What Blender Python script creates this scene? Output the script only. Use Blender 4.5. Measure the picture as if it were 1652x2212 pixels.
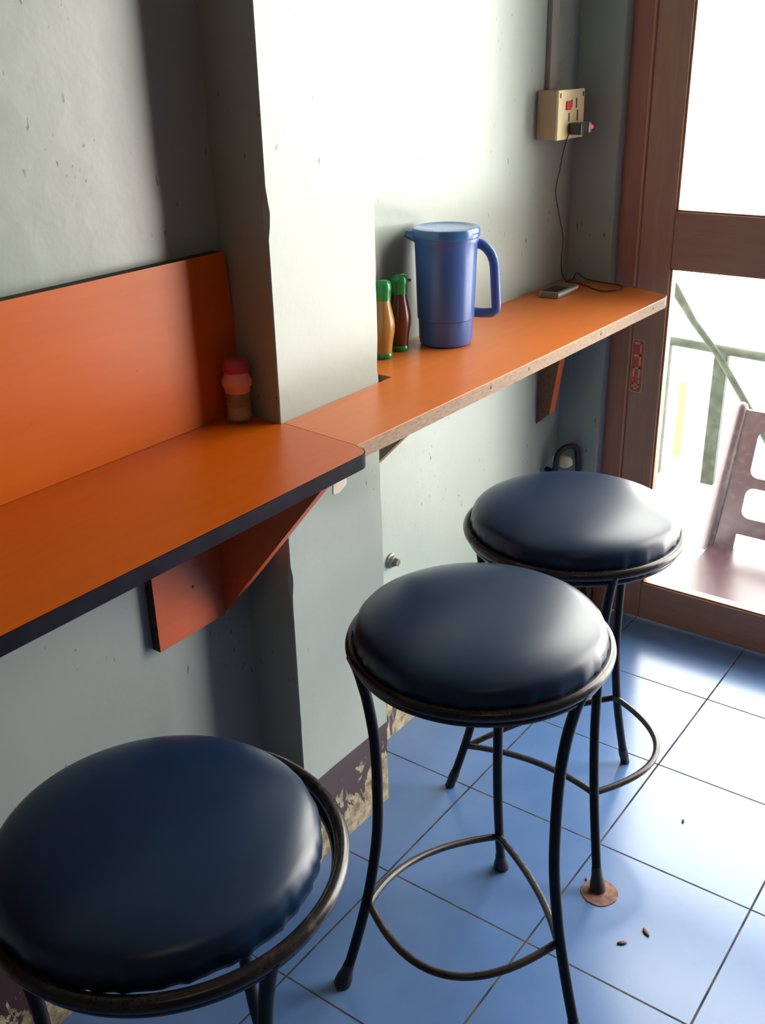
import bpy, bmesh, math, random
from mathutils import Vector, Matrix, noise

# ------------------------------------------------------------------ scene
sc = bpy.context.scene
for o in list(bpy.data.objects):
    bpy.data.objects.remove(o)
COL = sc.collection
PI = math.pi

# camera ------------------------------------------------------------
cam_d = bpy.data.cameras.new('camera')
cam = bpy.data.objects.new('camera', cam_d)
COL.objects.link(cam)
R_ = (0.5891277, -0.8077369, -0.0221301)
D_ = (-0.3443047, -0.2261556, -0.9112123)
F_ = (0.7310149, 0.5444399, -0.4113421)
cam.matrix_world = Matrix(((R_[0], -D_[0], -F_[0], -1.214293),
                           (R_[1], -D_[1], -F_[1], -0.911261),
                           (R_[2], -D_[2], -F_[2], 1.447334),
                           (0, 0, 0, 1)))
cam_d.sensor_fit = 'VERTICAL'
cam_d.sensor_height = 36.0
cam_d.lens = 36.0 * 2211.376 / 2212.0
cam_d.clip_start = 0.02
cam_d.clip_end = 100
sc.camera = cam

# world / exposure --------------------------------------------------
SKY = 17.5
w = bpy.data.worlds.new('world')
sc.world = w
w.use_nodes = True
bg = w.node_tree.nodes['Background']
bg.inputs[0].default_value = (1.0, 0.96, 0.895, 1)
bg.inputs[1].default_value = SKY
vs = sc.view_settings
vs.view_transform = 'Standard'
vs.look = 'None'
vs.gamma = 1.0
vs.use_curve_mapping = False
vs.exposure = 0.0
sc.cycles.use_denoising = True
sc.cycles.max_bounces = 10
sc.cycles.diffuse_bounces = 6
sc.cycles.glossy_bounces = 5
sc.cycles.transparent_max_bounces = 12
sc.cycles.sample_clamp_indirect = 8.0


def area(name, loc, rot, sx, sy, power, color, portal=False):
    l = bpy.data.lights.new(name, 'AREA')
    l.shape = 'RECTANGLE'
    l.size = sx
    l.size_y = sy
    l.energy = power
    l.color = color
    if portal:
        l.cycles.is_portal = True
    o = bpy.data.objects.new(name, l)
    COL.objects.link(o)
    o.location = loc
    o.rotation_euler = rot
    return o


# daylight portal in the doorway (guides sky light, gives none itself)
area('door_portal', (1.30, -0.80, 1.06), (0, PI / 2, 0), 2.1, 1.84, 1.0, (1, 1, 1), True)
# unseen warm fill light, added to lift the dim side of the room
area('room_fill_light', (-1.7, -1.6, 2.70), (0, 0, 0), 1.2, 0.25, 3.2, (1.0, 0.78, 0.55))


# ------------------------------------------------------------------ helpers
def tag(o, label=None, cat=None, group=None, kind=None):
    if label: o['label'] = label
    if cat: o['category'] = cat
    if group: o['group'] = group
    if kind: o['kind'] = kind
    return o


def obj(name, bm, mats, parent=None, smooth=False):
    me = bpy.data.meshes.new(name)
    bmesh.ops.recalc_face_normals(bm, faces=bm.faces)
    bm.to_mesh(me)
    bm.free()
    if not isinstance(mats, (list, tuple)):
        mats = [mats]
    for m in mats:
        me.materials.append(m)
    if smooth:
        for p in me.polygons:
            p.use_smooth = True
    o = bpy.data.objects.new(name, me)
    COL.objects.link(o)
    if parent is not None:
        o.parent = parent
    return o


def smooth_angle(o, deg=35):
    me = o.data
    bm = bmesh.new()
    bm.from_mesh(me)
    for f in bm.faces:
        f.smooth = True
    for e in bm.edges:
        if len(e.link_faces) == 2 and e.calc_face_angle(0) > math.radians(deg):
            e.smooth = False
    bm.to_mesh(me)
    bm.free()
    return o


def empty(name, loc=(0, 0, 0), rz=0.0):
    o = bpy.data.objects.new(name, None)
    COL.objects.link(o)
    o.location = loc
    o.rotation_euler = (0, 0, rz)
    o.empty_display_size = 0.05
    return o


def add_box(bm, x0, x1, y0, y1, z0, z1, bev=0.0, mi=0):
    vs_ = [bm.verts.new((x, y, z)) for x in (x0, x1) for y in (y0, y1) for z in (z0, z1)]
    q = [(0, 1, 3, 2), (4, 6, 7, 5), (0, 4, 5, 1), (2, 3, 7, 6), (0, 2, 6, 4), (1, 5, 7, 3)]
    fs = [bm.faces.new([vs_[i] for i in f]) for f in q]
    for f in fs: f.material_index = mi
    if bev > 0:
        es = list({e for f in fs for e in f.edges})
        bmesh.ops.bevel(bm, geom=es, offset=bev, segments=2, profile=0.5, affect='EDGES')
    return fs


def box(name, x0, x1, y0, y1, z0, z1, m, parent=None, bev=0.0):
    bm = bmesh.new()
    add_box(bm, x0, x1, y0, y1, z0, z1, bev)
    return obj(name, bm, m, parent)


def add_prism(bm, pts, axis, a0, a1, mi=0, bev=0.0):
    """extrude 2-D polygon pts along axis (0,1,2) from a0 to a1"""
    def p3(p, a):
        if axis == 0: return (a, p[0], p[1])
        if axis == 1: return (p[0], a, p[1])
        return (p[0], p[1], a)
    A = [bm.verts.new(p3(p, a0)) for p in pts]
    B = [bm.verts.new(p3(p, a1)) for p in pts]
    fs = [bm.faces.new(A[::-1]), bm.faces.new(B)]
    n = len(pts)
    for i in range(n):
        fs.append(bm.faces.new((A[i], A[(i + 1) % n], B[(i + 1) % n], B[i])))
    for f in fs: f.material_index = mi
    if bev > 0:
        es = list({e for f in fs for e in f.edges})
        bmesh.ops.bevel(bm, geom=es, offset=bev, segments=2, profile=0.5, affect='EDGES')
    return fs


def add_lathe(bm, prof, c=(0, 0, 0), seg=48, wob=None, sx=1.0, sy=1.0):
    rings = []
    for k, (r, z) in enumerate(prof):
        if r < 1e-6:
            rings.append([bm.verts.new((c[0], c[1], c[2] + z))])
        else:
            ring = []
            for i in range(seg):
                a = 2 * PI * i / seg
                rr = r + (wob(a, k, r, z) if wob else 0)
                ring.append(bm.verts.new((c[0] + sx * rr * math.cos(a), c[1] + sy * rr * math.sin(a), c[2] + z)))
            rings.append(ring)
    for a, b in zip(rings, rings[1:]):
        na, nb = len(a), len(b)
        if na == 1 and nb == 1: continue
        for i in range(seg):
            j = (i + 1) % seg
            if na == 1: bm.faces.new((a[0], b[i], b[j]))
            elif nb == 1: bm.faces.new((a[i], a[j], b[0]))
            else: bm.faces.new((a[i], a[j], b[j], b[i]))
    if len(rings[0]) > 1: bm.faces.new(rings[0][::-1])
    if len(rings[-1]) > 1: bm.faces.new(rings[-1])


def catmull(pts, n=8, closed=False):
    P = [Vector(p) for p in pts]
    out = []
    N = len(P)
    rng = range(N) if closed else range(N - 1)
    for i in rng:
        if closed:
            p0, p1, p2, p3 = P[i - 1], P[i], P[(i + 1) % N], P[(i + 2) % N]
        else:
            p0 = P[i - 1] if i > 0 else P[0] * 2 - P[1]
            p1, p2 = P[i], P[i + 1]
            p3 = P[i + 2] if i + 2 < N else P[-1] * 2 - P[-2]
        for k in range(n):
            t = k / n
            out.append(0.5 * ((2 * p1) + (p2 - p0) * t + (2 * p0 - 5 * p1 + 4 * p2 - p3) * t * t
                              + (3 * p1 - p0 - 3 * p2 + p3) * t ** 3))
    if not closed:
        out.append(P[-1])
    return out


def add_tube(bm, path, rad, seg=14, closed=False, ry=None):
    """round (or elliptical) tube along path; rad float or list"""
    P = [Vector(p) for p in path]
    n = len(P)
    rads = rad if isinstance(rad, (list, tuple)) else [rad] * n
    T = []
    for i in range(n):
        if closed: t = P[(i + 1) % n] - P[i - 1]
        else: t = P[min(i + 1, n - 1)] - P[max(i - 1, 0)]
        T.append(t.normalized())
    up = Vector((0, 0, 1)) if abs(T[0].z) < 0.9 else Vector((1, 0, 0))
    u = T[0].cross(up).normalized()
    rings = []
    for i in range(n):
        u = (u - T[i] * u.dot(T[i])).normalized()
        v = T[i].cross(u)
        ring = []
        for k in range(seg):
            a = 2 * PI * k / seg
            ring.append(bm.verts.new(P[i] + u * (rads[i] * math.cos(a)) + v * ((ry if ry else rads[i]) * math.sin(a))))
        rings.append(ring)
    m = n if closed else n - 1
    for i in range(m):
        a, b = rings[i], rings[(i + 1) % n]
        for k in range(seg):
            j = (k + 1) % seg
            bm.faces.new((a[k], a[j], b[j], b[k]))
    if not closed:
        bm.faces.new(rings[0][::-1])
        bm.faces.new(rings[-1])


def tube_obj(name, path, rad, m, parent=None, closed=False, seg=14, ry=None):
    bm = bmesh.new()
    add_tube(bm, path, rad, seg, closed, ry)
    return smooth_angle(obj(name, bm, m, parent), 50)


def rot_rect(cx, cy, hx, hy, a, r=0.0, n=4):
    """rounded rectangle polygon rotated by a"""
    pts = []
    for sx, sy, a0 in ((1, 1, 0), (-1, 1, PI / 2), (-1, -1, PI), (1, -1, 3 * PI / 2)):
        if r > 0:
            for k in range(n + 1):
                t = a0 + PI / 2 * k / n
                pts.append((sx * (hx - r) + r * math.cos(t), sy * (hy - r) + r * math.sin(t)))
        else:
            pts.append((sx * hx, sy * hy))
    ca, sa = math.cos(a), math.sin(a)
    return [(cx + x * ca - y * sa, cy + x * sa + y * ca) for x, y in pts]


# ------------------------------------------------------------------ materials
class NT:
    def __init__(s, name):
        s.m = bpy.data.materials.new(name)
        s.m.use_nodes = True
        s.t = s.m.node_tree
        s.b = s.t.nodes['Principled BSDF']
        s.out = s.t.nodes['Material Output']

    def n(s, typ, **kw):
        nd = s.t.nodes.new(typ)
        for k, v in kw.items(): setattr(nd, k, v)
        return nd

    def l(s, a, b): s.t.links.new(a, b)

    def math(s, op, a, b=None, clamp=False):
        nd = s.n('ShaderNodeMath', operation=op, use_clamp=clamp)
        for i, v in enumerate((a, b)):
            if v is None: continue
            if isinstance(v, (int, float)): nd.inputs[i].default_value = v
            else: s.l(v, nd.inputs[i])
        return nd.outputs[0]

    def mix(s, f, a, b):
        nd = s.n('ShaderNodeMix', data_type='RGBA')
        for sock, v in ((nd.inputs[0], f), (nd.inputs[6], a), (nd.inputs[7], b)):
            if isinstance(v, (int, float)): sock.default_value = v
            elif isinstance(v, tuple): sock.default_value = (*v[:3], 1)
            else: s.l(v, sock)
        return nd.outputs[2]

    def noise(s, vec, scale, detail=3, rough=0.5, dist=0.0):
        nd = s.n('ShaderNodeTexNoise')
        nd.inputs['Scale'].default_value = scale
        nd.inputs['Detail'].default_value = detail
        nd.inputs['Roughness'].default_value = rough
        nd.inputs['Distortion'].default_value = dist
        s.l(vec, nd.inputs['Vector'])
        return nd.outputs['Fac']

    def step(s, v, lo, hi):
        nd = s.n('ShaderNodeMapRange', clamp=True)
        s.l(v, nd.inputs[0])
        nd.inputs[1].default_value = lo
        nd.inputs[2].default_value = hi
        return nd.outputs[0]

    def pos(s):
        return s.n('ShaderNodeNewGeometry').outputs['Position']

    def objc(s):
        return s.n('ShaderNodeTexCoord').outputs['Object']

    def scaled(s, vec, sc_):
        nd = s.n('ShaderNodeVectorMath', operation='MULTIPLY')
        s.l(vec, nd.inputs[0])
        nd.inputs[1].default_value = sc_
        return nd.outputs[0]

    def bump(s, h, strength=0.2, dist=0.002):
        nd = s.n('ShaderNodeBump')
        nd.inputs['Strength'].default_value = strength
        nd.inputs['Distance'].default_value = dist
        s.l(h, nd.inputs['Height'])
        s.l(nd.outputs[0], s.b.inputs['Normal'])

    def set(s, base=None, rough=None, metal=None, spec=None, coat=None, coat_r=None, trans=None, ior=None):
        for k, v in (('Base Color', base), ('Roughness', rough), ('Metallic', metal), ('Specular IOR Level', spec),
                     ('Coat Weight', coat), ('Coat Roughness', coat_r), ('Transmission Weight', trans), ('IOR', ior)):
            if v is None: continue
            if isinstance(v, tuple): s.b.inputs[k].default_value = (*v[:3], 1)
            elif isinstance(v, (int, float)): s.b.inputs[k].default_value = v
            else: s.l(v, s.b.inputs[k])
        return s


def simple(name, base, rough=0.5, var=0.08, nscale=30.0, bump=0.0, **kw):
    s = NT(name)
    oc = s.objc()
    nz = s.noise(oc, nscale, 4, 0.6)
    dark = tuple(c * (1 - var) for c in base)
    lite = tuple(min(1, c * (1 + var)) for c in base)
    s.set(base=s.mix(s.step(nz, 0.35, 0.65), dark, lite), rough=rough, **kw)
    if bump: s.bump(nz, bump, 0.001)
    return s.m


def wall_paint(name):
    s = NT(name)
    p = s.pos()
    sep = s.n('ShaderNodeSeparateXYZ')
    s.l(p, sep.inputs[0])
    x, y, z = sep.outputs
    big = s.noise(p, 2.2, 3, 0.5)
    col = s.mix(s.step(big, 0.35, 0.65), (0.280, 0.325, 0.292), (0.310, 0.352, 0.318))
    # little scuffs, vertical dashes
    st = s.scaled(p, (120, 120, 45))
    f1 = s.noise(st, 1.0, 2, 0.5)
    f2 = s.noise(p, 4.3, 2, 0.5)
    sc_m = s.math('MULTIPLY', s.step(f1, 0.685, 0.735), s.step(f2, 0.50, 0.56))
    col = s.mix(sc_m, col, (0.12, 0.09, 0.06))
    # smudges
    f3 = s.noise(p, 7.0, 6, 0.7, 0.5)
    col = s.mix(s.math('MULTIPLY', s.step(f3, 0.60, 0.80), 0.25), col, (0.35, 0.36, 0.34))
    # maroon painted skirting band with flaked-off plaster
    wob = s.math('MULTIPLY', s.noise(p, 9.0, 2), 0.006)
    band = s.step(s.math('ADD', z, wob), 0.2005, 0.1985)
    fl = s.noise(s.scaled(p, (1, 1, 0.55)), 21.0, 5, 0.65, 0.6)
    thr = s.math('ADD', fl, s.math('MULTIPLY', s.step(z, 0.19, 0.02), 0.30))
    flm = s.step(thr, 0.665, 0.685)
    pl = s.noise(p, 38.0, 5, 0.7)
    pcol = s.mix(s.step(pl, 0.38, 0.60), (0.10, 0.075, 0.035), (0.38, 0.31, 0.20))
    bcol = s.mix(flm, (0.040, 0.017, 0.019), pcol)
    col = s.mix(band, col, bcol)
    rough = s.math('ADD', s.math('MULTIPLY', s.noise(p, 3.0, 2), 0.12), 0.27)
    s.set(base=col, rough=rough, spec=0.5)
    h = s.noise(p, 14.0, 3, 0.5)
    h2 = s.noise(p, 130.0, 2, 0.5)
    hh = s.math('ADD', s.math('MULTIPLY', h, 1.0), s.math('MULTIPLY', h2, 0.10))
    hh = s.math('SUBTRACT', hh, s.math('MULTIPLY', s.math('MULTIPLY', band, flm), 0.6))
    s.bump(hh, 0.30, 0.004)
    return s.m


def floor_tiles(name):
    s = NT(name)
    p = s.pos()
    sep = s.n('ShaderNodeSeparateXYZ')
    s.l(p, sep.inputs[0])
    x, y, z = sep.outputs
    T = 0.30

    def line(v):
        f = s.math('FRACT', s.math('ADD', s.math('DIVIDE', v, T), 100.5))
        return s.math('MULTIPLY', s.math('ABSOLUTE', s.math('SUBTRACT', f, 0.5)), T)
    d = s.math('MINIMUM', line(x), line(y))
    g = s.step(d, 0.0024, 0.0014)
    # per tile tint
    fx = s.math('FLOOR', s.math('DIVIDE', x, T))
    fy = s.math('FLOOR', s.math('DIVIDE', y, T))
    cmb = s.n('ShaderNodeCombineXYZ')
    s.l(fx, cmb.inputs[0]); s.l(fy, cmb.inputs[1])
    wn = s.n('ShaderNodeTexWhiteNoise')
    s.l(cmb.outputs[0], wn.inputs[0])
    cloud = s.noise(p, 9.0, 5, 0.6)
    c1 = s.mix(s.step(cloud, 0.25, 0.75), (0.068, 0.138, 0.305), (0.082, 0.158, 0.335))
    c1 = s.mix(s.math('MULTIPLY', wn.outputs[0], 0.2), c1, (0.08, 0.145, 0.30))
    dirt = s.noise(p, 26.0, 6, 0.75)
    c1 = s.mix(s.math('MULTIPLY', s.step(dirt, 0.55, 0.85), 0.25), c1, (0.05, 0.075, 0.14))
    gc = s.mix(s.step(s.noise(p, 22.0, 3), 0.4, 0.62), (0.022, 0.028, 0.04), (0.075, 0.06, 0.05))
    s.set(base=s.mix(g, c1, gc), rough=s.math('ADD', s.math('MULTIPLY', g, 0.6), s.math('ADD', 0.17, s.math('MULTIPLY', cloud, 0.08))), spec=s.math('SUBTRACT', 0.5, s.math('MULTIPLY', g, 0.45)))
    hh = s.math('SUBTRACT', s.math('MULTIPLY', s.noise(p, 40.0, 2), 0.15), s.math('MULTIPLY', g, 0.3))
    s.bump(hh, 0.25, 0.0010)
    return s.m


def wood(name, a, b, rough=0.42, stretch=(14, 14, 1.2), spec=0.5):
    s = NT(name)
    p = s.objc()
    st = s.scaled(p, stretch)
    nz = s.noise(st, 3.0, 6, 0.65, 0.8)
    fine = s.noise(s.scaled(p, tuple(k * 7 for k in stretch)), 3.0, 3, 0.6)
    f = s.math('ADD', s.math('MULTIPLY', nz, 0.7), s.math('MULTIPLY', fine, 0.3))
    s.set(base=s.mix(s.step(f, 0.35, 0.65), a, b), rough=rough, spec=spec)
    s.bump(fine, 0.15, 0.0006)
    return s.m


def laminate(name, a, b):
    s = NT(name)
    p = s.pos()
    nz = s.noise(s.scaled(p, (3, 30, 30)), 2.0, 4, 0.6)
    col = s.mix(s.step(nz, 0.3, 0.7), a, b)
    sp = s.noise(p, 60.0, 2, 0.5)
    col = s.mix(s.math('MULTIPLY', s.step(sp, 0.76, 0.80), 0.7), col, (0.15, 0.04, 0.01))
    s.set(base=col, rough=s.math('ADD', 0.30, s.math('MULTIPLY', s.noise(p, 5.0, 3), 0.14)), spec=0.28)
    return s.m


def chipboard(name, a, b):
    s = NT(name)
    p = s.objc()
    nz = s.noise(s.scaled(p, (90, 90, 260)), 1.0, 4, 0.7)
    s.set(base=s.mix(s.step(nz, 0.35, 0.65), a, b), rough=0.75, spec=0.25)
    s.bump(nz, 0.4, 0.001)
    return s.m


def worn_metal(name, a=(0.006, 0.006, 0.007), b=(0.05, 0.025, 0.018), amt=(0.60, 0.70), rough=0.3, spec=0.4):
    s = NT(name)
    p = s.objc()
    nz = s.noise(p, 45.0, 5, 0.7)
    m = s.step(nz, *amt)
    s.set(base=s.mix(m, a, b), rough=s.math('ADD', rough, s.math('MULTIPLY', m, 0.2)), spec=spec)
    s.bump(nz, 0.12, 0.0006)
    return s.m


def vinyl(name):
    s = NT(name)
    p = s.objc()
    nz = s.noise(p, 5.0, 3, 0.5)
    col = s.mix(s.step(nz, 0.3, 0.7), (0.0022, 0.015, 0.045), (0.003, 0.019, 0.055))
    dust = s.noise(p, 90.0, 3, 0.6)
    col = s.mix(s.math('MULTIPLY', s.step(dust, 0.80, 0.84), 0.5), col, (0.15, 0.12, 0.1))
    s.set(base=col, rough=s.math('ADD', 0.29, s.math('MULTIPLY', nz, 0.08)), spec=0.42)
    return s.m


def plastic(name, base, rough=0.3, spec=0.5, trans=None, sss=None):
    s = NT(name)
    p = s.objc()
    nz = s.noise(p, 18.0, 3, 0.5)
    s.set(base=s.mix(s.step(nz, 0.3, 0.7), tuple(c * 0.93 for c in base), base), rough=rough, spec=spec)
    if trans: s.set(trans=trans, ior=1.4)
    if sss:
        s.b.inputs['Subsurface Weight'].default_value = sss
        s.b.inputs['Subsurface Radius'].default_value = (0.02, 0.02, 0.02)
        s.b.inputs['Subsurface Scale'].default_value = 0.5
    return s.m


def pane_glass(name):
    """thin clear pane with dust specks and an even pale veil imitating glare"""
    s = NT(name)
    s.t.nodes.remove(s.b)
    tr = s.n('ShaderNodeBsdfTransparent')
    tr.inputs[0].default_value = (0.96, 0.98, 0.97, 1)
    gl = s.n('ShaderNodeBsdfGlossy')
    gl.inputs['Roughness'].default_value = 0.02
    fr = s.n('ShaderNodeFresnel')
    fr.inputs[0].default_value = 1.25
    mx = s.n('ShaderNodeMixShader')
    s.l(fr.outputs[0], mx.inputs[0]); s.l(tr.outputs[0], mx.inputs[1]); s.l(gl.outputs[0], mx.inputs[2])
    df = s.n('ShaderNodeBsdfTranslucent')
    df.inputs[0].default_value = (0.85, 0.85, 0.87, 1)
    p = s.pos()
    d = s.noise(p, 55.0, 5, 0.75)
    amt = s.math('ADD', s.math('MULTIPLY', s.step(d, 0.48, 0.70), 0.008), 0.004)  # dust specks, plus a constant veil standing in for glare
    m2 = s.n('ShaderNodeMixShader')
    s.l(amt, m2.inputs[0]); s.l(mx.outputs[0], m2.inputs[1]); s.l(df.outputs[0], m2.inputs[2])
    s.l(m2.outputs[0], s.out.inputs[0])
    return s.m


M_wall = wall_paint('painted_plaster')
M_floor = floor_tiles('blue_floor_tiles')
M_ceil = simple('ceiling_paint', (0.26, 0.22, 0.18), 0.8)
M_room = simple('far_wall_paint', (0.10, 0.07, 0.05), 0.7)
M_door = wood('brown_door_wood', (0.36, 0.175, 0.12), (0.44, 0.225, 0.155))
M_jamb = wood('red_brown_jamb_wood', (0.33, 0.13, 0.088), (0.41, 0.17, 0.12))
M_bead = wood('orange_wood_bead', (0.38, 0.14, 0.05), (0.5, 0.2, 0.08), 0.4)
M_glass = pane_glass('dusty_hazed_pane_glass')
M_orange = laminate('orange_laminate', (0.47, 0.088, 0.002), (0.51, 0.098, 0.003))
M_orange_r = laminate('orange_laminate_lit', (0.54, 0.145, 0.030), (0.59, 0.16, 0.034))  # same orange made paler, door light put into the colour
M_bracket = laminate('orange_bracket_laminate', (0.50, 0.10, 0.032), (0.56, 0.115, 0.038))
M_navy = simple('dark_edge_strip', (0.010, 0.009, 0.018), 0.6, 0.3, 25, spec=0.06)
M_raw = chipboard('raw_chipboard_edge', (0.20, 0.135, 0.09), (0.30, 0.205, 0.145))
M_dark_raw = chipboard('dark_board_edge', (0.03, 0.022, 0.014), (0.075, 0.06, 0.04))
M_vinyl = vinyl('navy_vinyl')
M_metal = worn_metal('black_painted_metal', rough=0.42, spec=0.16)
M_rim = worn_metal('worn_brown_black_metal', (0.012, 0.010, 0.010), (0.045, 0.023, 0.017), (0.54, 0.76), 0.25)
M_ringm = worn_metal('brown_worn_ring_metal', (0.020, 0.014, 0.012), (0.040, 0.024, 0.018), (0.45, 0.75), 0.27)
M_rubber = simple('black_rubber', (0.012, 0.012, 0.013), 0.6)
M_rust = simple('rusty_iron', (0.15, 0.065, 0.045), 0.8, 0.5, 60, 0.5)
M_jug = plastic('blue_plastic', (0.050, 0.115, 0.36), 0.30, 0.5, sss=0.10)
M_lid = plastic('blue_lid_plastic', (0.05, 0.14, 0.36), 0.22, 0.5)
M_green = plastic('green_plastic', (0.012, 0.20, 0.045), 0.22)
M_brown_sauce = plastic('brown_sauce_plastic', (0.085, 0.022, 0.014), 0.25)
M_tan_sauce = plastic('tan_sauce_plastic', (0.34, 0.17, 0.045), 0.25)
M_pink = plastic('pink_plastic', (0.75, 0.30, 0.27), 0.25)
M_magenta = plastic('dark_pink_plastic', (0.42, 0.045, 0.085), 0.28)
M_jarglass = plastic('clear_jar_plastic', (0.70, 0.62, 0.45), 0.15, 0.5, trans=0.75)
M_spice = simple('ground_spice', (0.62, 0.40, 0.15), 0.85, 0.1, 200)
M_cream_shade = plastic('shaded_cream_plastic', (0.52, 0.36, 0.22), 0.4)  # cream box side browned, shade away from the door put into colour
M_cream = plastic('cream_plastic', (0.80, 0.68, 0.38), 0.4)
M_black = plastic('black_plastic', (0.014, 0.012, 0.016), 0.35)
M_slot = simple('dark_slot', (0.03, 0.022, 0.015), 0.6)
M_red = plastic('red_plastic', (0.70, 0.04, 0.04), 0.3)
M_silver = simple('silver_metal', (0.66, 0.68, 0.62), 0.28, metal=0.2)
M_greymetal = simple('grey_green_casing', (0.22, 0.235, 0.18), 0.35, metal=0.3)
M_conduit = plastic('grey_conduit_plastic', (0.30, 0.28, 0.26), 0.45)
M_cable = plastic('black_cable', (0.02, 0.013, 0.012), 0.4)
M_putty = simple('cream_putty', (0.62, 0.60, 0.42), 0.6)
M_stkred = simple('sticker_red', (0.60, 0.06, 0.075), 0.4)
M_stkyel = simple('sticker_gold', (0.72, 0.48, 0.15), 0.4)
M_pave = simple('pale_concrete', (0.74, 0.73, 0.72), 0.7, 0.06, 6.0)
M_mar = plastic('maroon_plastic', (0.020, 0.004, 0.008), 0.32, 0.5)
M_grn2 = simple('weathered_green_metal', (0.020, 0.026, 0.016), 0.6, 0.45, 22, spec=0.1)
M_yel = simple('yellow_plastic', (0.55, 0.58, 0.03), 0.5)
M_crumb = simple('brown_crumb', (0.12, 0.07, 0.04), 0.8)

# ------------------------------------------------------------------ room shell
YW = 0.2436      # long wall face
XP0, XP1 = -0.0873, 0.1748   # pilaster
YP = 0.1237
XR = 1.129       # return wall by the door
XD = 1.165       # door plane
CEIL = 2.75


def struct(o):
    o['kind'] = 'structure'
    return o


struct(box('floor', -3.2, 1.30, -3.2, YW + 0.1, -0.08, 0.0, M_floor))
struct(box('ceiling', -3.3, 1.34, -3.3, YW + 0.16, CEIL, CEIL + 0.12, M_ceil))
struct(box('wall_left', -3.2, 1.30, YW, YW + 0.16, -0.08, CEIL, M_wall))
struct(box('wall_back', -3.32, -3.2, -3.3, YW + 0.16, -0.08, CEIL, M_room))
struct(box('wall_right', -3.2, 1.30, -3.32, -3.2, -0.08, CEIL, M_room))

# pilaster with chipped corners
random.seed(4)
bm = bmesh.new()
nz_ = 150
secs = []
for k in range(nz_ + 1):
    z = -0.02 + (CEIL + 0.02) * k / nz_
    def chip(seed, thr, amp):
        v = noise.noise(Vector((seed, z * 9.0, 0.3))) + 0.5 * noise.noise(Vector((seed, z * 40.0, 1.3)))
        return 0.0008 + (amp * max(0, v - thr))
    cl = chip(3.1, 0.30, 0.012) + (0.004 if 0.62 < z < 0.66 else 0)
    cr = chip(8.7, 0.45, 0.008)
    pts = [(-0.068, YW + 0.01), (XP0, YP + 0.0015 + cl), (XP0 + 0.0012 + cl, YP),
           (XP1 - 0.0012 - cr, YP), (XP1, YP + 0.0015 + cr), (XP1, YW + 0.01)]
    secs.append([bm.verts.new((x, y, z)) for x, y in pts])
for a, b in zip(secs, secs[1:]):
    for i in range(6):
        j = (i + 1) % 6
        bm.faces.new((a[i], a[j], b[j], b[i]))
bm.faces.new(secs[0]); bm.faces.new(secs[-1][::-1])
struct(obj('wall_pilaster', bm, M_wall))

# short return wall between the long wall and the door frame
bm = bmesh.new()
secs = []
for k in range(121):
    z = -0.02 + (CEIL + 0.02) * k / 120
    v = noise.noise(Vector((1.7, z * 11.0, 0.9))) + 0.5 * noise.noise(Vector((5.1, z * 37.0, 1.3)))
    c = 0.0012 + 0.007 * max(0, v - 0.35)
    pts = [(XR, YW + 0.02), (XR, 0.130 + c), (XR + c, 0.130), (1.25, 0.130), (1.25, YW + 0.02)]
    secs.append([bm.verts.new((x, y, z)) for x, y in pts])
for a, b in zip(secs, secs[1:]):
    for i in range(5):
        j = (i + 1) % 5
        bm.faces.new((a[i], a[j], b[j], b[i]))
bm.faces.new(secs[0]); bm.faces.new(secs[-1][::-1])
struct(obj('wall_return', bm, M_wall))

# wall of the door side, beyond the opening and above it
Y_END = -1.72
DT = 2.12
bm = bmesh.new()
add_box(bm, 1.13, 1.30, -3.2, Y_END, -0.02, CEIL)
add_box(bm, 1.13, 1.30, Y_END, 0.130, DT, CEIL)
struct(obj('wall_front', bm, M_room))

# door frame: jamb, head and far jamb
fr = empty('door_2', (XD, 0.1, 0))
fr['kind'] = 'structure'
def local(o, par):
    o.parent = par
    o.matrix_parent_inverse = Matrix.Translation(-Vector(par.location))
    return o
bm = bmesh.new(); add_box(bm, XD, 1.27, 0.079, 0.1305, 0.0, DT, 0.002)
local(obj('jamb', bm, M_jamb), fr)
bm = bmesh.new(); add_box(bm, XD, 1.27, Y_END, Y_END + 0.05, 0.0, DT, 0.002)
local(obj('jamb', bm, M_jamb), fr)
bm = bmesh.new(); add_box(bm, XD, 1.27, Y_END + 0.05, 0.079, DT - 0.05, DT, 0.002)
local(obj('head', bm, M_jamb), fr)
tb = [(XD - 0.004, 0.0775 + 0.0, z) for z in (0.0, 0.7, 1.4, DT - 0.05)]
bm = bmesh.new(); add_box(bm, XD - 0.006, XD + 0.01, 0.0735, 0.0795, 0.0, DT - 0.05, 0.0015)
local(obj('stop_bead', bm, wood('bead_wood', (0.50, 0.22, 0.13), (0.60, 0.27, 0.16), 0.4)), fr)


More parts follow.
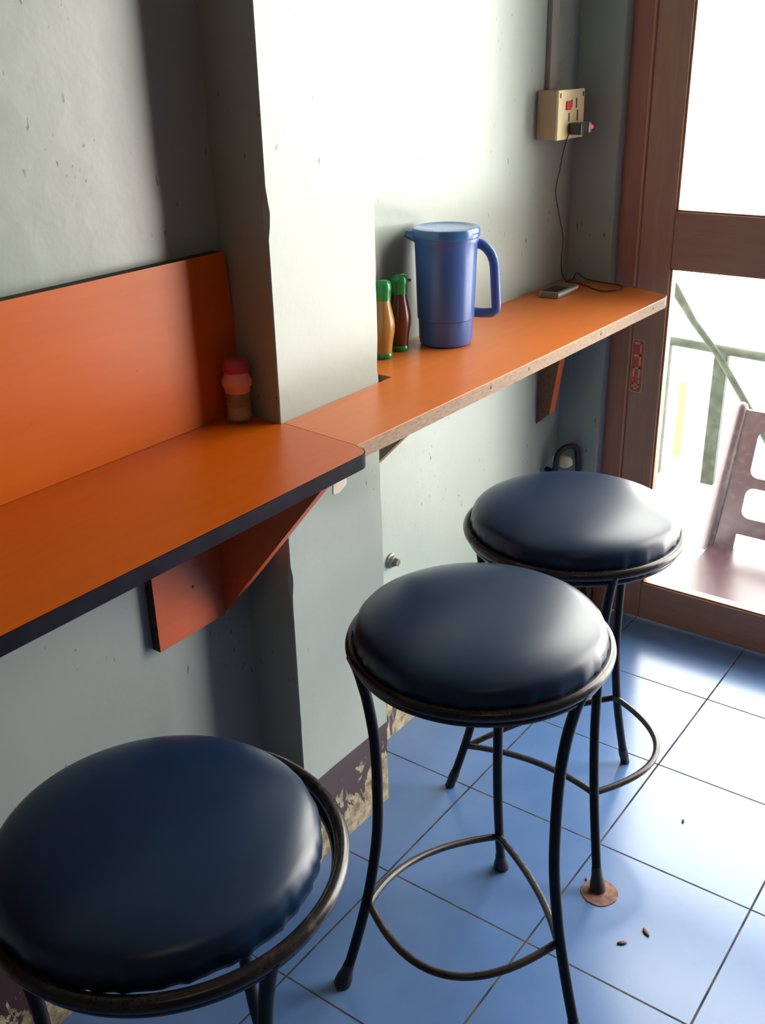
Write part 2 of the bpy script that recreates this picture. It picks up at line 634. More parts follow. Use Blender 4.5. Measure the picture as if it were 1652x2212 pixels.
def door_leaf(name, y_hi, y_lo):
    d = empty(name, (XD, (y_hi + y_lo) / 2, 0))
    d['kind'] = 'structure'
    sw = 0.081
    x0, x1 = XD, XD + 0.038
    yi, yo = y_hi - sw, y_lo + sw
    for a, b in ((yi, y_hi), (y_lo, yo)):
        bm = bmesh.new(); add_box(bm, x0, x1, a, b, 0.006, DT - 0.055, 0.0025)
        local(obj('stile', bm, M_door), d)
    for a, b, m in ((0.006, 0.112, 1), (0.9585, 1.0895, 0), (DT - 0.055 - 0.10, DT - 0.055, 0)):
        bm = bmesh.new(); add_box(bm, x0 + 0.001, x1 - 0.001, yo, yi, a, b, 0.0025)
        local(obj('rail', bm, wood_h), d)
    for z0, z1 in ((0.112, 0.9585), (1.0895, DT - 0.155)):
        bm = bmesh.new()
        t = 0.008
        add_box(bm, x0 + 0.006, x1 - 0.004, yi - t * 0.6, yi, z0, z1, 0.001)
        add_box(bm, x0 + 0.006, x1 - 0.004, yo, yo + t * 0.6, z0, z1, 0.001)
        add_box(bm, x0 + 0.006, x1 - 0.004, yo, yi, z0, z0 + t * 0.5, 0.001)
        add_box(bm, x0 + 0.006, x1 - 0.004, yo, yi, z1 - t * 0.5, z1, 0.001)
        local(obj('glazing_bead', bm, M_bead), d)
        bm = bmesh.new(); add_box(bm, x0 + 0.018, x0 + 0.022, yo, yi, z0, z1)
        local(obj('pane', bm, M_glass), d)
    return d


wood_h = wood('brown_rail_wood', (0.36, 0.175, 0.12), (0.44, 0.225, 0.155), stretch=(14, 1.2, 14))
d1 = door_leaf('door_1', 0.073, -0.69)

# PULL sticker, stuck upside down on the stile
st = empty('sticker', (XD, 0.054, 0.711))
tag(st, 'narrow red sticker with gold upside-down letters PULL on the brown door stile', 'sticker')
bm = bmesh.new()
add_prism(bm, rot_rect(0, 0, 0.0165, 0.068, 0, 0.006), 0, -0.0010, 0.0)
local_plate = obj('sticker_border', bm, M_stkyel, st)
bm = bmesh.new()
add_prism(bm, rot_rect(0, 0, 0.0148, 0.0663, 0, 0.005), 0, -0.0013, -0.0009)
obj('sticker_face', bm, M_stkred, st)
# letters read from the bottom upwards, each turned upside down; u = across (+ to the left in view), v = up
lw = 0.0042
H_, W_ = 0.026, 0.0185
def letter(ch, v0):
    s = []
    if ch == 'P': s = [(0, 0, lw, H_), (0, H_ - lw, W_, H_), (0, H_ * .42, W_, H_ * .42 + lw), (W_ - lw, H_ * .42, W_, H_)]
    if ch == 'U': s = [(0, 0, lw, H_), (W_ - lw, 0, W_, H_), (0, 0, W_, lw)]
    if ch == 'L': s = [(0, 0, lw, H_), (0, 0, W_, lw)]
    bm = bmesh.new()
    for a, b, c, d in s:
        # upside down: letter's left is on the viewer's right (-y), its top is down
        y0, y1 = -W_ / 2 + a, -W_ / 2 + c
        z0, z1 = v0 - b, v0 - d
        add_box(bm, -0.0019, -0.0011, min(y0, y1), max(y0, y1), min(z0, z1), max(z0, z1))
    obj('letter', bm, M_stkyel, st)
for k, ch in enumerate('PULL'):
    letter(ch, -0.0345 + k * 0.0315)

# ------------------------------------------------------------------ shelves
ZS = 0.916
# left shelf (thicker, dark edge strip, rounded corner)
xl0 = -1.75
sh = empty('wall_shelf', (-0.6, YW, ZS))
tag(sh, 'orange laminate wall counter with dark edge strip and rounded corner, left of the pillar', 'shelf')
cx_, cy_, cr_ = -0.126, -0.040, 0.024
outline = [(xl0, YW - 0.001), (xl0, -0.0625)]
outline += [(cx_ + cr_ * math.cos(t), cy_ + cr_ * math.sin(t)) for t in [(-PI / 2 + k * (PI / 2) / 8) for k in range(9)]]
outline += [(-0.0985, -0.033), (-0.0815, 0.1225), (-0.0885, 0.1236), (-0.0885, 0.127), (-0.072, YW - 0.001)]
bm = bmesh.new()
add_prism(bm, outline, 2, ZS - 0.0205, ZS)
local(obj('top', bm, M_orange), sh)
bm = bmesh.new()
strip = outline[1:-4]
def offs(pts, d):
    out = []
    for i, p in enumerate(pts):
        a = Vector(pts[max(i - 1, 0)]); b = Vector(pts[min(i + 1, len(pts) - 1)])
        t = (b - a).normalized()
        n = Vector((t.y, -t.x))
        out.append((p[0] + n.x * d, p[1] + n.y * d))
    return out
of = offs(strip, 0.0018)
poly = strip + of[::-1]
add_prism(bm, poly, 2, ZS - 0.0225, ZS - 0.0006)
local(obj('edge_strip', bm, M_navy), sh)

# right shelf (laminate coloured paler as if door-lit, raw chipboard edge, notch around the pillar)
sr = empty('wall_shelf', (0.5, YW, ZS))
tag(sr, 'long orange wall counter with raw chipboard edge running from pillar to door', 'shelf')
out_r = [(-0.0975, -0.035), (1.052, -0.047), (1.076, -0.040), (1.120, 0.060), (1.128, 0.128), (1.128, YW - 0.001),
         (XP1 + 0.001, YW - 0.001), (XP1 + 0.001, 0.153), (0.213, 0.152), (0.211, 0.1225), (-0.0800, 0.1225)]
bm = bmesh.new()
add_prism(bm, out_r, 2, ZS - 0.0015, ZS)
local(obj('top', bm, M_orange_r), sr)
bm = bmesh.new()
add_prism(bm, [(x, y) for x, y in out_r], 2, ZS - 0.0245, ZS - 0.0015)
core = local(obj('chipboard_core', bm, M_raw), sr)
for x in (-0.083, 0.285, 0.42, 0.72, 0.985):
    bm = bmesh.new()
    y = -0.035 - 0.012 * (x + 0.0975) / 1.15
    add_lathe(bm, [(0, -0.001), (0.0034, -0.001), (0.0034, 0.0006), (0, 0.0010)], seg=10)
    bmesh.ops.transform(bm, verts=bm.verts, matrix=Matrix.Translation((x, y, ZS - 0.012)) @ Matrix.Rotation(PI / 2, 4, 'X'))
    local(obj('nail', bm, M_slot), sr)

# backboard on the wall over the left counter
bb = empty('backboard', (-0.6, YW, ZS))
tag(bb, 'orange laminate board standing against the wall above the left counter', 'board')
bm = bmesh.new()
add_prism(bm, [(xl0, ZS + 0.0005), (-0.074, ZS + 0.0005), (-0.0685, ZS + 0.09), (-0.0815, 1.1735), (xl0, 1.1735)], 1, 0.2205, 0.2225)
local(obj('laminate_face', bm, M_orange), bb)
bm = bmesh.new()
add_prism(bm, [(xl0, ZS + 0.0005), (-0.0745, ZS + 0.0005), (-0.0690, ZS + 0.09), (-0.0820, 1.1730), (xl0, 1.1730)], 1, 0.2225, YW - 0.0005)
local(obj('board_core', bm, M_dark_raw), bb)

# brackets
def bracket_left(x0=-0.296, x1=-0.146):
    b = empty('shelf_bracket', ((x0 + x1) / 2, YW, 0.57))
    tag(b, 'orange laminate corner bracket with triangular fin under the left counter', 'bracket')
    zt = ZS - 0.021
    bm = bmesh.new()
    add_box(bm, x0, x1, 0.2255, YW - 0.0005, 0.569, zt, 0.0006)
    for f in bm.faces:
        if f.normal.y > -0.5: f.material_index = 1
    bm.normal_update()
    for f in bm.faces:
        f.material_index = 0 if f.normal.y < -0.5 else 1
    local(obj('back_plate', bm, [M_bracket, M_dark_raw]), b)
    bm = bmesh.new()
    add_prism(bm, [(0.2255, 0.574), (-0.004, 0.853), (-0.016, 0.872), (-0.016, zt), (0.2255, zt)], 0, x1 - 0.001, x1 + 0.0165)
    local(obj('fin', bm, M_bracket), b)
    bm = bmesh.new()
    add_lathe(bm, [(0, -0.001), (0.0028, -0.001), (0.0024, 0.0006), (0, 0.001)], seg=10)
    bmesh.ops.transform(bm, verts=bm.verts, matrix=Matrix.Translation((-0.212, 0.2252, 0.652)) @ Matrix.Rotation(PI / 2, 4, 'X'))
    local(obj('screw', bm, M_slot), b)
bracket_left()

b2 = empty('shelf_bracket', (0.26, YW, 0.66))
tag(b2, 'triangular bracket half hidden behind the pillar under the long counter', 'bracket')
bm = bmesh.new()
add_prism(bm, [(YW - 0.0005, 0.668), (0.028, ZS - 0.026), (YW - 0.0005, ZS - 0.026)], 0, 0.25, 0.268)
local(obj('fin', bm, M_raw), b2)
bm = bmesh.new()
add_box(bm, 0.2500, 0.268, 0.226, YW - 0.0005, 0.640, 0.668)
local(obj('foot_block', bm, M_raw), b2)

b3 = empty('shelf_bracket', (1.01, YW, 0.57))
tag(b3, 'narrow orange bracket with shade-browned sides below the counter near the door', 'bracket')
bm = bmesh.new()
add_prism(bm, [(YW - 0.0005, 0.571), (0.208, 0.603), (0.165, ZS - 0.026), (YW - 0.0005, ZS - 0.026)], 0, 0.998, 1.028)
bm.normal_update()
local(obj('fin', bm, chipboard('shaded_bracket_side', (0.16, 0.075, 0.04), (0.24, 0.12, 0.07))), b3)  # side of the orange bracket painted brown for its shade
bm = bmesh.new()
add_prism(bm, [(0.2065, 0.6045), (0.208, 0.603), (0.165, ZS - 0.026), (0.1635, ZS - 0.026)], 0, 0.9985, 1.0275)
local(obj('front_strip', bm, M_bracket), b3)

# ------------------------------------------------------------------ bar stools
PROF = [(.192, .648), (.184, .625), (.178, .600), (.170, .560), (.162, .490), (.160, .400), (.163, .310),
        (.175, .220), (.187, .160), (.203, .095), (.218, .040), (.228, .004)]


def prof_r(z):
    for (r0, z0), (r1, z1) in zip(PROF, PROF[1:]):
        if z0 >= z >= z1:
            return r0 + (r1 - r0) * (z0 - z) / (z0 - z1)
    return PROF[-1][0]


def make_stool(cx, cy, azs, ringz, mids, label, pad_off=(0, 0), flare=(1, 1, 1), tube=0.0086, seed=1, pad_r=0.186, tilt=0):
    s = empty('bar_stool', (cx, cy, 0))
    tag(s, label, 'stool', 'round navy bar stools along the counter')
    rnd = random.Random(seed)
    ph = rnd.random() * 20

    def wob(a, k, r, z):
        if z < 0.684 and r > 0.1:
            f = min(1, (0.684 - z) / 0.02)
            return f * (0.0011 * math.sin(a * 31 + ph + 2.2 * math.sin(a * 5)) + 0.0008 * math.sin(a * 53 + ph))
        return 0.0008 * math.sin(3 * a + ph)
    k = pad_r / 0.182
    prof = [(0, .637), (.165 * k, .637), (.176 * k, .641), (.1820 * k, .648), (.1828 * k, .656), (.1826 * k, .664), (.1812 * k, .672),
            (.1785 * k, .6785), (.1745 * k, .6835), (.169 * k, .6872), (.161 * k, .6908), (.148 * k, .6950), (.13 * k, .6990), (.105 * k, .7025),
            (.075 * k, .7050), (.045 * k, .7063), (.02 * k, .7068), (0, .7069)]
    bm = bmesh.new()
    add_lathe(bm, prof, (pad_off[0], pad_off[1], 0), 128, wob)
    obj('seat_pad', bm, M_vinyl, s, smooth=True)
    bm = bmesh.new()
    circ = [(0.1905 * math.cos(t), 0.1905 * math.sin(t), 0.6475) for t in [2 * PI * i / 96 for i in range(96)]]
    add_tube(bm, circ, 0.0088, 14, closed=True)
    obj('seat_rim', bm, M_rim, s, smooth=True)
    bm = bmesh.new()
    circ = [(0.1845 * math.cos(t), 0.1845 * math.sin(t), 0.632) for t in [2 * PI * i / 96 for i in range(96)]]
    add_tube(bm, circ, 0.0065, 10, closed=True)
    obj('seat_support_ring', bm, M_rim, s, smooth=True)
    att = []
    for i, az in enumerate(azs):
        ca, sa = math.cos(az), math.sin(az)
        path = catmull([(r * ca, r * sa, z) for r, z in PROF], 5)
        leg = tube_obj('leg', path, tube, M_metal, s)
        fr_ = 0.0150 if flare[i] else 0.0098
        bm = bmesh.new()
        p0 = Vector((prof_r(0.045) * ca, prof_r(0.045) * sa, 0.045))
        p1 = Vector((0.231 * ca, 0.231 * sa, 0.0))
        fp = [p0.lerp(p1, t) for t in (0, .35, .7, .97)]
        add_tube(bm, fp, [0.0093, 0.0105, fr_ * .95, fr_], 16)
        for v in bm.verts:
            v.co.z = max(v.co.z, 0.0005)
        smooth_angle(obj('rubber_foot', bm, M_rubber, leg), 50)
        z = ringz[i]
        r = prof_r(z) - 0.006
        att.append(Vector((r * ca, r * sa, z)))
    n = len(azs)
    for i in range(n):
        a, b = att[i], att[(i + 1) % n]
        r, z = mids[i]
        az = (azs[i] + azs[(i + 1) % n]) / 2
        if abs(azs[i] - azs[(i + 1) % n]) > PI: az += PI
        m = Vector((r * math.cos(az), r * math.sin(az), z))
        # circular-ish arc through a, m, b
        c = m * 2 - (a + b) * 0.5
        pts = []
        for q in range(25):
            t = q / 24
            pts.append(a * (1 - t) ** 2 + c * 2 * t * (1 - t) + b * t * t)
        tube_obj('footrest', pts, 0.0062, M_ringm, s, seg=12)
    return s


D2 = math.radians
make_stool(0.342, -0.183, (D2(106), D2(-13.5), D2(-133)), (.115, .197, .185), ((.115, .155), (.187, .192), (.080, .165)),
           'round navy vinyl bar stool farthest away, nearest the glass door', flare=(0, 0, 1), seed=2, pad_off=(0.003, 0))
make_stool(-0.086, -0.244, (D2(137.8), D2(17.8), D2(257.8)), (.170, .108, .180), ((.136, .137), (.108, .142), (.192, .172)),
           'round navy vinyl bar stool in the middle of the three', seed=5)
make_stool(-0.663, -0.197, (D2(146), D2(22), D2(258)), (.17, .15, .18), ((.15, .16), (.15, .16), (.17, .17)),
           'nearest round navy bar stool, cut by the bottom left of the photo', seed=9, pad_off=(-0.006, 0.008), pad_r=0.178)

# ------------------------------------------------------------------ things on the counters
# blue pitcher
jx, jy = 0.458, 0.168
aj = math.atan2(-0.8077, 0.5891)       # handle direction
jug = empty('water_pitcher', (jx, jy, ZS + 0.0005), aj)
tag(jug, 'tall blue plastic water pitcher with lid and handle on the long counter', 'pitcher')
bm = bmesh.new()
add_lathe(bm, [(0, 0.002), (0.046, 0.0), (0.0505, 0.003), (0.0525, 0.012), (0.0535, 0.050), (0.0555, 0.052), (0.0575, 0.12), (0.0590, 0.170),
               (0.0600, 0.195), (0.0620, 0.198), (0.0625, 0.207), (0.0595, 0.208), (0.0, 0.206)], seg=64, sy=1.0)
obj('body', bm, M_jug, jug, smooth=False)
smooth_angle(jug.children[0], 40)
bm = bmesh.new()
add_lathe(bm, [(0, 0.205), (0.0625, 0.205), (0.0645, 0.208), (0.0645, 0.220), (0.0625, 0.2235), (0.0560, 0.2245), (0.0520, 0.2225), (0.03, 0.2215), (0, 0.2215)], seg=64)
lid = obj('lid', bm, M_lid, jug)
smooth_angle(lid, 40)
bm = bmesh.new()
add_tube(bm, [(-0.056, 0, 0.206), (-0.066, 0, 0.209), (-0.078, 0, 0.213)], [0.011, 0.009, 0.0065], 14)
smooth_angle(obj('spout', bm, M_lid, jug), 50)
bm = bmesh.new()
hp = catmull([(0.052, 0, 0.192), (0.070, 0, 0.188), (0.084, 0, 0.174), (0.0915, 0, 0.158)], 5)[:-1] + \
     [Vector(p) for p in ((0.0915, 0, 0.158), (0.0935, 0, 0.145), (0.0965, 0, 0.10), (0.0985, 0, 0.070), (0.0975, 0, 0.062), (0.090, 0, 0.0575), (0.070, 0, 0.0575), (0.050, 0, 0.060))]
add_tube(bm, hp, 0.0055, 12, ry=0.0095)
smooth_angle(obj('handle', bm, M_jug, jug), 50)


def squeeze_bottle(x, y, rz, mat, label):
    b = empty('sauce_bottle', (x, y, ZS + 0.0005), rz)
    tag(b, label, 'bottle', 'green-capped sauce bottles on the long counter')
    bm = bmesh.new()
    add_lathe(bm, [(0, 0.006), (0.0155, 0.006), (0.0165, 0.02), (0.0185, 0.035), (0.0212, 0.050), (0.0220, 0.062), (0.0208, 0.074), (0.0178, 0.088),
                   (0.0150, 0.100), (0.0135, 0.110), (0.0135, 0.118), (0, 0.118)], seg=32)
    smooth_angle(obj('body', bm, mat, b), 50)
    bm = bmesh.new()
    add_lathe(bm, [(0, 0), (0.0150, 0), (0.0172, 0.003), (0.0172, 0.007), (0.0158, 0.0105), (0, 0.0105)], seg=32)
    smooth_angle(obj('base_cap', bm, M_green, b), 50)
    bm = bmesh.new()
    add_lathe(bm, [(0, 0.110), (0.0150, 0.110), (0.0155, 0.126), (0.0168, 0.131), (0.0158, 0.140), (0.0115, 0.1455), (0, 0.147)], seg=32)
    cap = smooth_angle(obj('cap', bm, M_green, b), 50)
    bm = bmesh.new()
    add_tube(bm, [(0.012, 0, 0.1335), (0.020, 0, 0.1345), (0.0225, 0, 0.133)], [0.0035, 0.003, 0.0022], 10)
    smooth_angle(obj('nozzle', bm, M_green, cap), 50)
    return b


squeeze_bottle(0.366, 0.2135, aj, M_brown_sauce, 'dark brown sauce bottle with green cap, beside the blue pitcher')
squeeze_bottle(0.305, 0.2080, aj - 2.4, M_tan_sauce, 'tan sauce bottle with green cap, half hidden behind the pillar edge')

# pink-lidded spice jar on the left counter
jar = empty('spice_jar', (-0.1085, 0.190, ZS + 0.0005))
tag(jar, 'small clear spice jar with pink shaker top at the corner by the pillar', 'jar')
bm = bmesh.new()
add_lathe(bm, [(0, 0.0), (0.0185, 0.0), (0.0205, 0.003), (0.0205, 0.008), (0.0192, 0.010), (0.0192, 0.052), (0, 0.052)], seg=40)
body = smooth_angle(obj('jar_body', bm, M_jarglass, jar), 50)
bm = bmesh.new()
add_lathe(bm, [(0, 0.006), (0.0165, 0.006), (0.0172, 0.009), (0.0172, 0.026), (0.010, 0.0285), (0, 0.029)], seg=32)
smooth_angle(obj('spice', bm, M_spice, jar), 50)
bm = bmesh.new()
add_lathe(bm, [(0, 0.048), (0.0200, 0.048), (0.0206, 0.055), (0.0238, 0.059), (0.0240, 0.066), (0.0215, 0.072), (0.0192, 0.076), (0.0188, 0.082), (0, 0.082)], seg=40)
smooth_angle(obj('collar', bm, M_pink, jar), 50)
bm = bmesh.new()
add_lathe(bm, [(0, 0.080), (0.0198, 0.080), (0.0212, 0.084), (0.0212, 0.092), (0.0188, 0.0985), (0.012, 0.1015), (0, 0.102)], seg=40)
smooth_angle(obj('cap', bm, M_magenta, jar), 50)

# phone
ph_ = empty('mobile_phone', (0.967, 0.181, ZS + 0.0005), math.radians(1.5))
tag(ph_, 'small slim grey mobile phone with silver edge lying on the long counter', 'phone')
bm = bmesh.new()
add_prism(bm, rot_rect(0, 0, 0.056, 0.024, 0, 0.005), 2, 0.0, 0.0135, bev=0.001)
obj('casing', bm, M_greymetal, ph_)
bm = bmesh.new()
add_box(bm, -0.0545, 0.0545, -0.0248, -0.0235, 0.0050, 0.0105, 0.0004)
obj('silver_trim', bm, M_silver, ph_)
bm = bmesh.new()
add_box(bm, -0.050, 0.012, -0.019, 0.019, 0.0134, 0.0140)
obj('screen', bm, M_black, ph_)

# wall socket box with conduit and charger
so = empty('socket_box', (1.0, YW, 1.307))
tag(so, 'cream surface-mounted power socket box on the wall above the counter', 'socket')
bm = bmesh.new()
add_box(bm, 0.941, 1.064, 0.196, YW - 0.0005, 1.257, 1.358, 0.002)
local(obj('back_box', bm, M_cream_shade), so)
bm = bmesh.new()
add_box(bm, 0.940, 1.066, 0.190, 0.1965, 1.256, 1.359, 0.0015)
local(obj('face_plate', bm, M_cream), so)
bm = bmesh.new()
add_box(bm, 0.975, 0.998, 0.1865, 0.190, 1.317, 1.336, 0.002)
local(obj('switch', bm, M_red), so)
for x, z, h in ((1.003, 1.330, .016), (1.026, 1.330, .020), (0.992, 1.302, .018), (1.033, 1.304, .022), (0.948, 1.348, .010), (1.058, 1.348, .010)):
    bm = bmesh.new()
    add_box(bm, x - 0.0022, x + 0.0022, 0.1892, 0.1902, z - h / 2, z + h / 2)
    local(obj('slot', bm, M_slot), so)
cd = struct(box('trim_1', 0.976, 1.008, YW - 0.011, YW - 0.0003, 1.359, CEIL, M_conduit))
del cd['kind']
cd.name = 'conduit'
tag(cd, 'grey cable conduit strip running up the wall from the socket box', 'conduit')

ch = empty('phone_charger', (1.012, 0.190, 1.278))
tag(ch, 'black phone charger with silver end and red light plugged into the socket', 'charger')
bm = bmesh.new()
add_prism(bm, rot_rect(1.010, 0.1735, 0.021, 0.0155, 0, 0.003), 2, 1.266, 1.290, bev=0.0015)
local(obj('charger_body', bm, M_black), ch)
bm = bmesh.new()
add_prism(bm, [(1.030, 0.158), (1.052, 0.162), (1.052, 0.184), (1.030, 0.188)], 2, 1.267, 1.289, bev=0.003)
local(obj('silver_end', bm, M_silver), ch)
s = NT('red_indicator_light')
s.set(base=(0.8, 0.02, 0.04), rough=0.3)
s.b.inputs['Emission Color'].default_value = (1, 0.05, 0.08, 1)
s.b.inputs['Emission Strength'].default_value = 1.5
bm = bmesh.new()
add_lathe(bm, [(0, 0), (0.0042, 0), (0.0036, 0.004), (0, 0.005)], seg=12)
bmesh.ops.transform(bm, verts=bm.verts, matrix=Matrix.Translation((1.0515, 0.163, 1.279)) @ Matrix.Rotation(PI / 2, 4, 'X'))
local(obj('indicator_light', bm, s.m), ch)
cable_pts = [(0.990, 0.182, 1.275), (0.983, 0.186, 1.262), (0.985, 0.196, 1.23), (0.990, 0.205, 1.19), (0.975, 0.205, 1.145), (0.988, 0.200, 1.09), (1.012, 0.200, 1.04),
             (1.018, 0.204, 0.985), (1.032, 0.206, 0.945), (1.062, 0.206, 0.924), (1.085, 0.195, ZS + 0.002), (1.075, 0.168, ZS + 0.002),
             (1.045, 0.128, ZS + 0.002), (1.035, 0.100, ZS + 0.002), (1.058, 0.078, ZS + 0.002), (1.095, 0.078, ZS + 0.002),
             (1.112, 0.100, ZS + 0.003), (1.108, 0.140, ZS + 0.006), (1.095, 0.175, ZS + 0.012), (1.106, 0.205, ZS + 0.022), (1.110, 0.215, ZS + 0.006),
             (1.085, 0.222, ZS + 0.002)]
local(tube_obj('cable', catmull(cable_pts, 10), 0.0013, M_cable, None, seg=8), ch)

# capped pipe stubs in the wall below the counter
p1 = empty('pipe_stub', (0.3705, YW, 0.451))
tag(p1, 'capped grey metal pipe stub in the wall beside the pillar, above the middle stool', 'pipe')
def stub(par, cx, cz, r, ln, mats):
    bm = bmesh.new()
    add_lathe(bm, [(0, 0), (r * 1.35, 0), (r * 1.35, 0.003), (r, 0.005), (r, ln - 0.002), (r * .85, ln), (0, ln)], seg=24)
    bmesh.ops.transform(bm, verts=bm.verts, matrix=Matrix.Translation((cx, YW - 0.0003, cz)) @ Matrix.Rotation(PI / 2, 4, 'X'))
    smooth_angle(local(obj('pipe', bm, mats[0]), par), 40)
    bm = bmesh.new()
    bmesh.ops.create_cone(bm, cap_ends=True, segments=6, radius1=r * .8, radius2=r * .7, depth=0.010)
    bmesh.ops.transform(bm, verts=bm.verts, matrix=Matrix.Translation((cx, YW - ln - 0.004, cz)) @ Matrix.Rotation(PI / 2, 4, 'X'))
    local(obj('plug', bm, mats[1]), par)
stub(p1, 0.3600, 0.452, 0.0125, 0.012, [simple('tarnished_steel', (0.16, 0.16, 0.15), 0.4, 0.3), simple('tarnished_brass', (0.10, 0.085, 0.06), 0.4)])
p2 = empty('pipe_stub', (1.095, YW, 0.455))
tag(p2, 'black bent pipe with a cream putty plug in the corner behind the far stool', 'pipe')
bm = bmesh.new()
add_lathe(bm, [(0, -0.03), (0.012, -0.03), (0.016, 0.004), (0.0145, 0.014), (0.008, 0.021), (0, 0.022)], seg=18,
          wob=lambda a, k, r, z: 0.0015 * math.sin(3 * a + k))
bmesh.ops.transform(bm, verts=bm.verts, matrix=Matrix.Translation((1.070, YW - 0.050, 0.455)) @ Matrix.Rotation(PI / 2, 4, 'X'))
smooth_angle(local(obj('putty_plug', bm, M_putty), p2), 60)
local(tube_obj('bent_pipe', catmull([(1.066, YW - 0.002, 0.425), (1.058, YW - 0.028, 0.425), (1.050, YW - 0.036, 0.445), (1.054, YW - 0.038, 0.476), (1.078, YW - 0.045, 0.490),
                               (1.108, YW - 0.060, 0.487), (1.116, YW - 0.066, 0.455), (1.118, YW - 0.068, 0.40), (1.118, YW - 0.070, 0.002)], 8), 0.0075, M_cable), p2)

# bits on the floor
def plate(x, y, r, label, squash=1.0):
    bm = bmesh.new()
    add_lathe(bm, [(0, 0.0), (r, 0.0), (r * 0.98, 0.0012), (r * 0.5, 0.0020), (0, 0.0020)], seg=36,
              wob=lambda a, k, rr, z: 0.0005 * math.sin(4 * a) + 0.0004 * math.sin(7 * a + 1))
    o = obj('rusty_disc', bm, M_rust)
    o.location = (x, y, 0.0004)
    tag(o, label, 'disc')
    return o
plate(0.181, -0.3565, 0.0345, 'rusty round disc on the floor under a leg of the far stool')
plate(0.606, 0.012, 0.028, 'rusty disc on the blue floor mostly hidden behind the middle stool seat')
random.seed(11)
for x, y, sx_, a, lab in ((0.1407, -0.4658, 0.010, 0.9, 'dark elongated crumb on the bright tile right of the rusty disc'),
                    (0.094, -0.4407, 0.009, 2.3, 'pale brown crumb on the tile below the rusty disc'),
                    (0.4548, -0.4125, 0.006, 0.2, 'small dark crumb on the brightest floor tile, far right'),
                    (0.198, -0.322, 0.005, 0.2, 'tiny reddish crumb on the tile just beyond the rusty disc')):
    bm = bmesh.new()
    bmesh.ops.create_icosphere(bm, subdivisions=2, radius=1.0)
    for v in bm.verts:
        v.co *= 1 + 0.3 * noise.noise(v.co * 2 + Vector((x * 50, 0, 0)))
        v.co = Vector((v.co.x * sx_, v.co.y * sx_ * 0.45, v.co.z * 0.0022))
    o = obj('crumb', bm, M_crumb, smooth=True)
    o.location = (x, y, 0.0020)
    o.rotation_euler = (0, 0, a)
    tag(o, lab, 'crumb')

# pale plaster patch under the left counter's corner, on the pilaster face
bm = bmesh.new()
add_prism(bm, [(0.034, 0.752), (0.050, 0.750), (0.070, 0.758), (0.074, 0.786), (0.066, 0.798), (0.036, 0.790)], 1, YP - 0.0012, YP + 0.0005)
struct(obj('trim_2', bm, simple('bare_plaster', (0.62, 0.55, 0.47), 0.8, 0.2, 40)))

# ------------------------------------------------------------------ outside
GZ = -0.46
struct(box('ground', 1.30, 14.0, -9.0, 9.0, -0.60, GZ, M_pave))
struct(box('doorstep', 1.30, 1.36, -3.2, 0.5, GZ, -0.02, M_pave))
struct(box('kerb', 2.18, 2.60, -9.0, 9.0, GZ, -0.04, M_pave))

# plastic chair on the lower pavement outside the door, its back away from the room
ps = empty('plastic_chair', (1.80, -0.20, GZ))
tag(ps, 'maroon plastic chair with open slotted back standing outside the glass door', 'chair')
SZ = -0.045 - GZ       # seat height above the pavement
def bp(u, v, k):
    """back surface: u -1..1 across, v height over the seat, k thickness side"""
    hw = 0.222 - 0.085 * v
    return Vector((0.02 + 0.10 * v + 0.012 * k, u * hw, SZ + v))
def panel(bm, u0, u1, v0, v1, n):
    for i in range(n):
        a0 = v0 + (v1 - v0) * i / n
        a1 = v0 + (v1 - v0) * (i + 1) / n
        A = [bm.verts.new(bp(*q, 0)) for q in ((u0, a0), (u1, a0), (u1, a1), (u0, a1))]
        B = [bm.verts.new(bp(*q, 1)) for q in ((u0, a0), (u1, a0), (u1, a1), (u0, a1))]
        bm.faces.new(A); bm.faces.new(B[::-1])
        for q in range(4):
            bm.faces.new((A[q], A[(q + 1) % 4], B[(q + 1) % 4], B[q]))
bm = bmesh.new()
for u0, u1 in ((-0.95, -0.66), (0.66, 0.95)):
    panel(bm, u0, u1, 0.0, 0.455, 8)
for v0, v1 in ((0.055, 0.112), (0.213, 0.247), (0.398, 0.455)):
    panel(bm, -0.66, 0.66, v0, v1, 1)
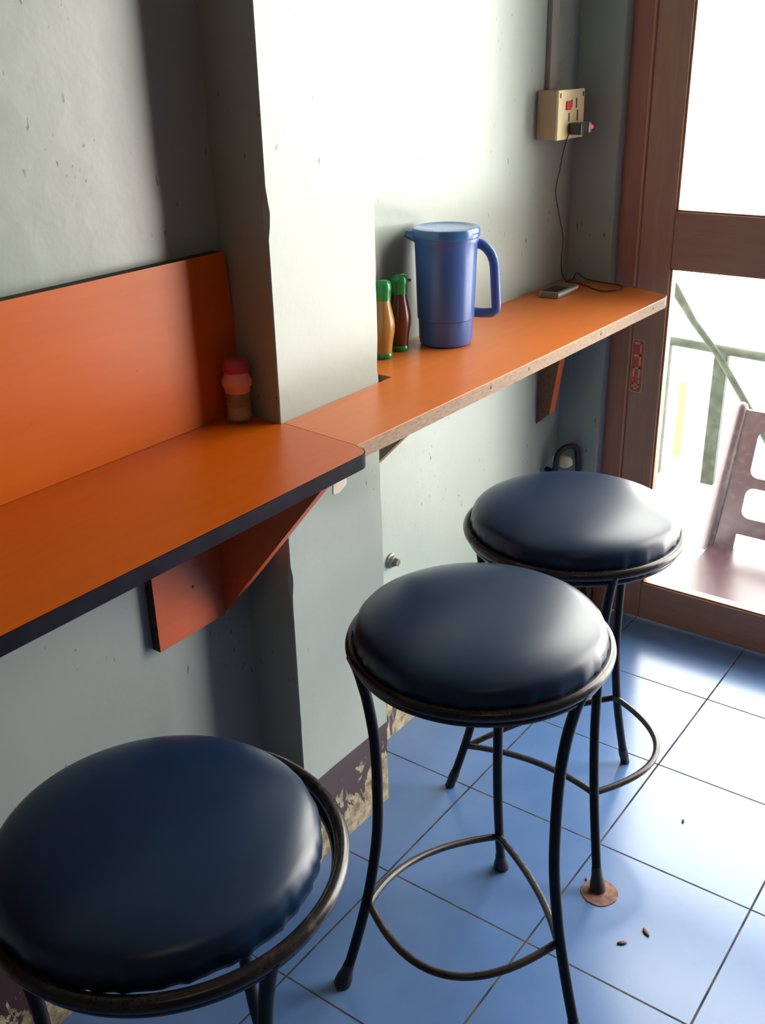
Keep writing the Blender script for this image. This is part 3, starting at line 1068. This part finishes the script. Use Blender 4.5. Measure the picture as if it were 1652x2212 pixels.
for cu, su in ((-0.66, 1), (0.66, -1)):
    for cv, sv in ((0.398, -1), (0.247, 1), (0.213, -1), (0.112, 1)):
        R = 0.026; ru = R / 0.20
        pts = [(cu, cv)]
        for k in range(6):
            t = PI / 2 * k / 5
            pts.append((cu + su * ru * (1 - math.sin(t)), cv + sv * R * (1 - math.cos(t))))
        A = [bm.verts.new(bp(u, v, 0)) for u, v in pts]; B = [bm.verts.new(bp(u, v, 1)) for u, v in pts]
        bm.faces.new(A); bm.faces.new(B[::-1])
        for q in range(len(pts)):
            r_ = (q + 1) % len(pts)
            bm.faces.new((A[q], A[r_], B[r_], B[q]))
obj('backrest', bm, M_mar, ps)
for sg in (-1, 1):
    bm = bmesh.new()
    pth = [bp(sg * 1.03, v, 0.5) for v in (-0.02, 0.1, 0.2, 0.3, 0.4, 0.458, 0.470, 0.475)]
    add_tube(bm, pth, [0.021, 0.022, 0.022, 0.021, 0.020, 0.019, 0.014, 0.006], 16)
    smooth_angle(obj('back_post', bm, M_mar, ps), 50)
bm = bmesh.new()
add_prism(bm, rot_rect(-0.165, 0, 0.205, 0.225, 0, 0.05), 2, SZ - 0.028, SZ, bev=0.008)
obj('seat', bm, M_mar, ps)
for x0, x1, sg in ((-0.335, -0.36, -1), (-0.335, -0.36, 1), (0.0, 0.07, -1), (0.0, 0.07, 1)):
    bm = bmesh.new()
    add_tube(bm, [(x1, sg * 0.235, 0.0), (x0, sg * 0.205, SZ - 0.02)], [0.016, 0.022], 14)
    smooth_angle(obj('leg', bm, M_mar, ps), 50)

# railing outside with leaning pole
KZ = -0.04
ra = empty('railing', (2.3, 0.2, KZ))
tag(ra, 'weathered green metal railing seen through the lower door glass', 'railing')
local(tube_obj('rail', [(2.3, 0.60, 0.478), (2.3, 0.41, 0.472), (2.3, 0.08, 0.460), (2.3, -1.2, 0.44)], 0.016, M_grn2), ra)
for y in (0.415, 0.205):
    bm = bmesh.new()
    add_box(bm, 2.285, 2.315, y - 0.024, y + 0.024, KZ, 0.47, 0.003)
    local(obj('post', bm, M_grn2), ra)
lp = tube_obj('leaning_pole', [(2.255, 0.405, 0.70), (2.255, 0.385, 0.672), (2.252, 0.30, 0.56), (2.250, 0.20, 0.455), (2.235, 0.02, 0.22), (2.22, -0.17, KZ + 0.012)],
              [0.013, 0.017, 0.012, 0.012, 0.012, 0.012], M_grn2)
tag(lp, 'thin green pole leaning diagonally on the railing outside', 'pole')
yb = box('yellow_board', 2.50, 2.508, 0.388, 0.420, KZ, 0.262, M_yel)
tag(yb, 'narrow yellow board standing behind the railing outside', 'board')
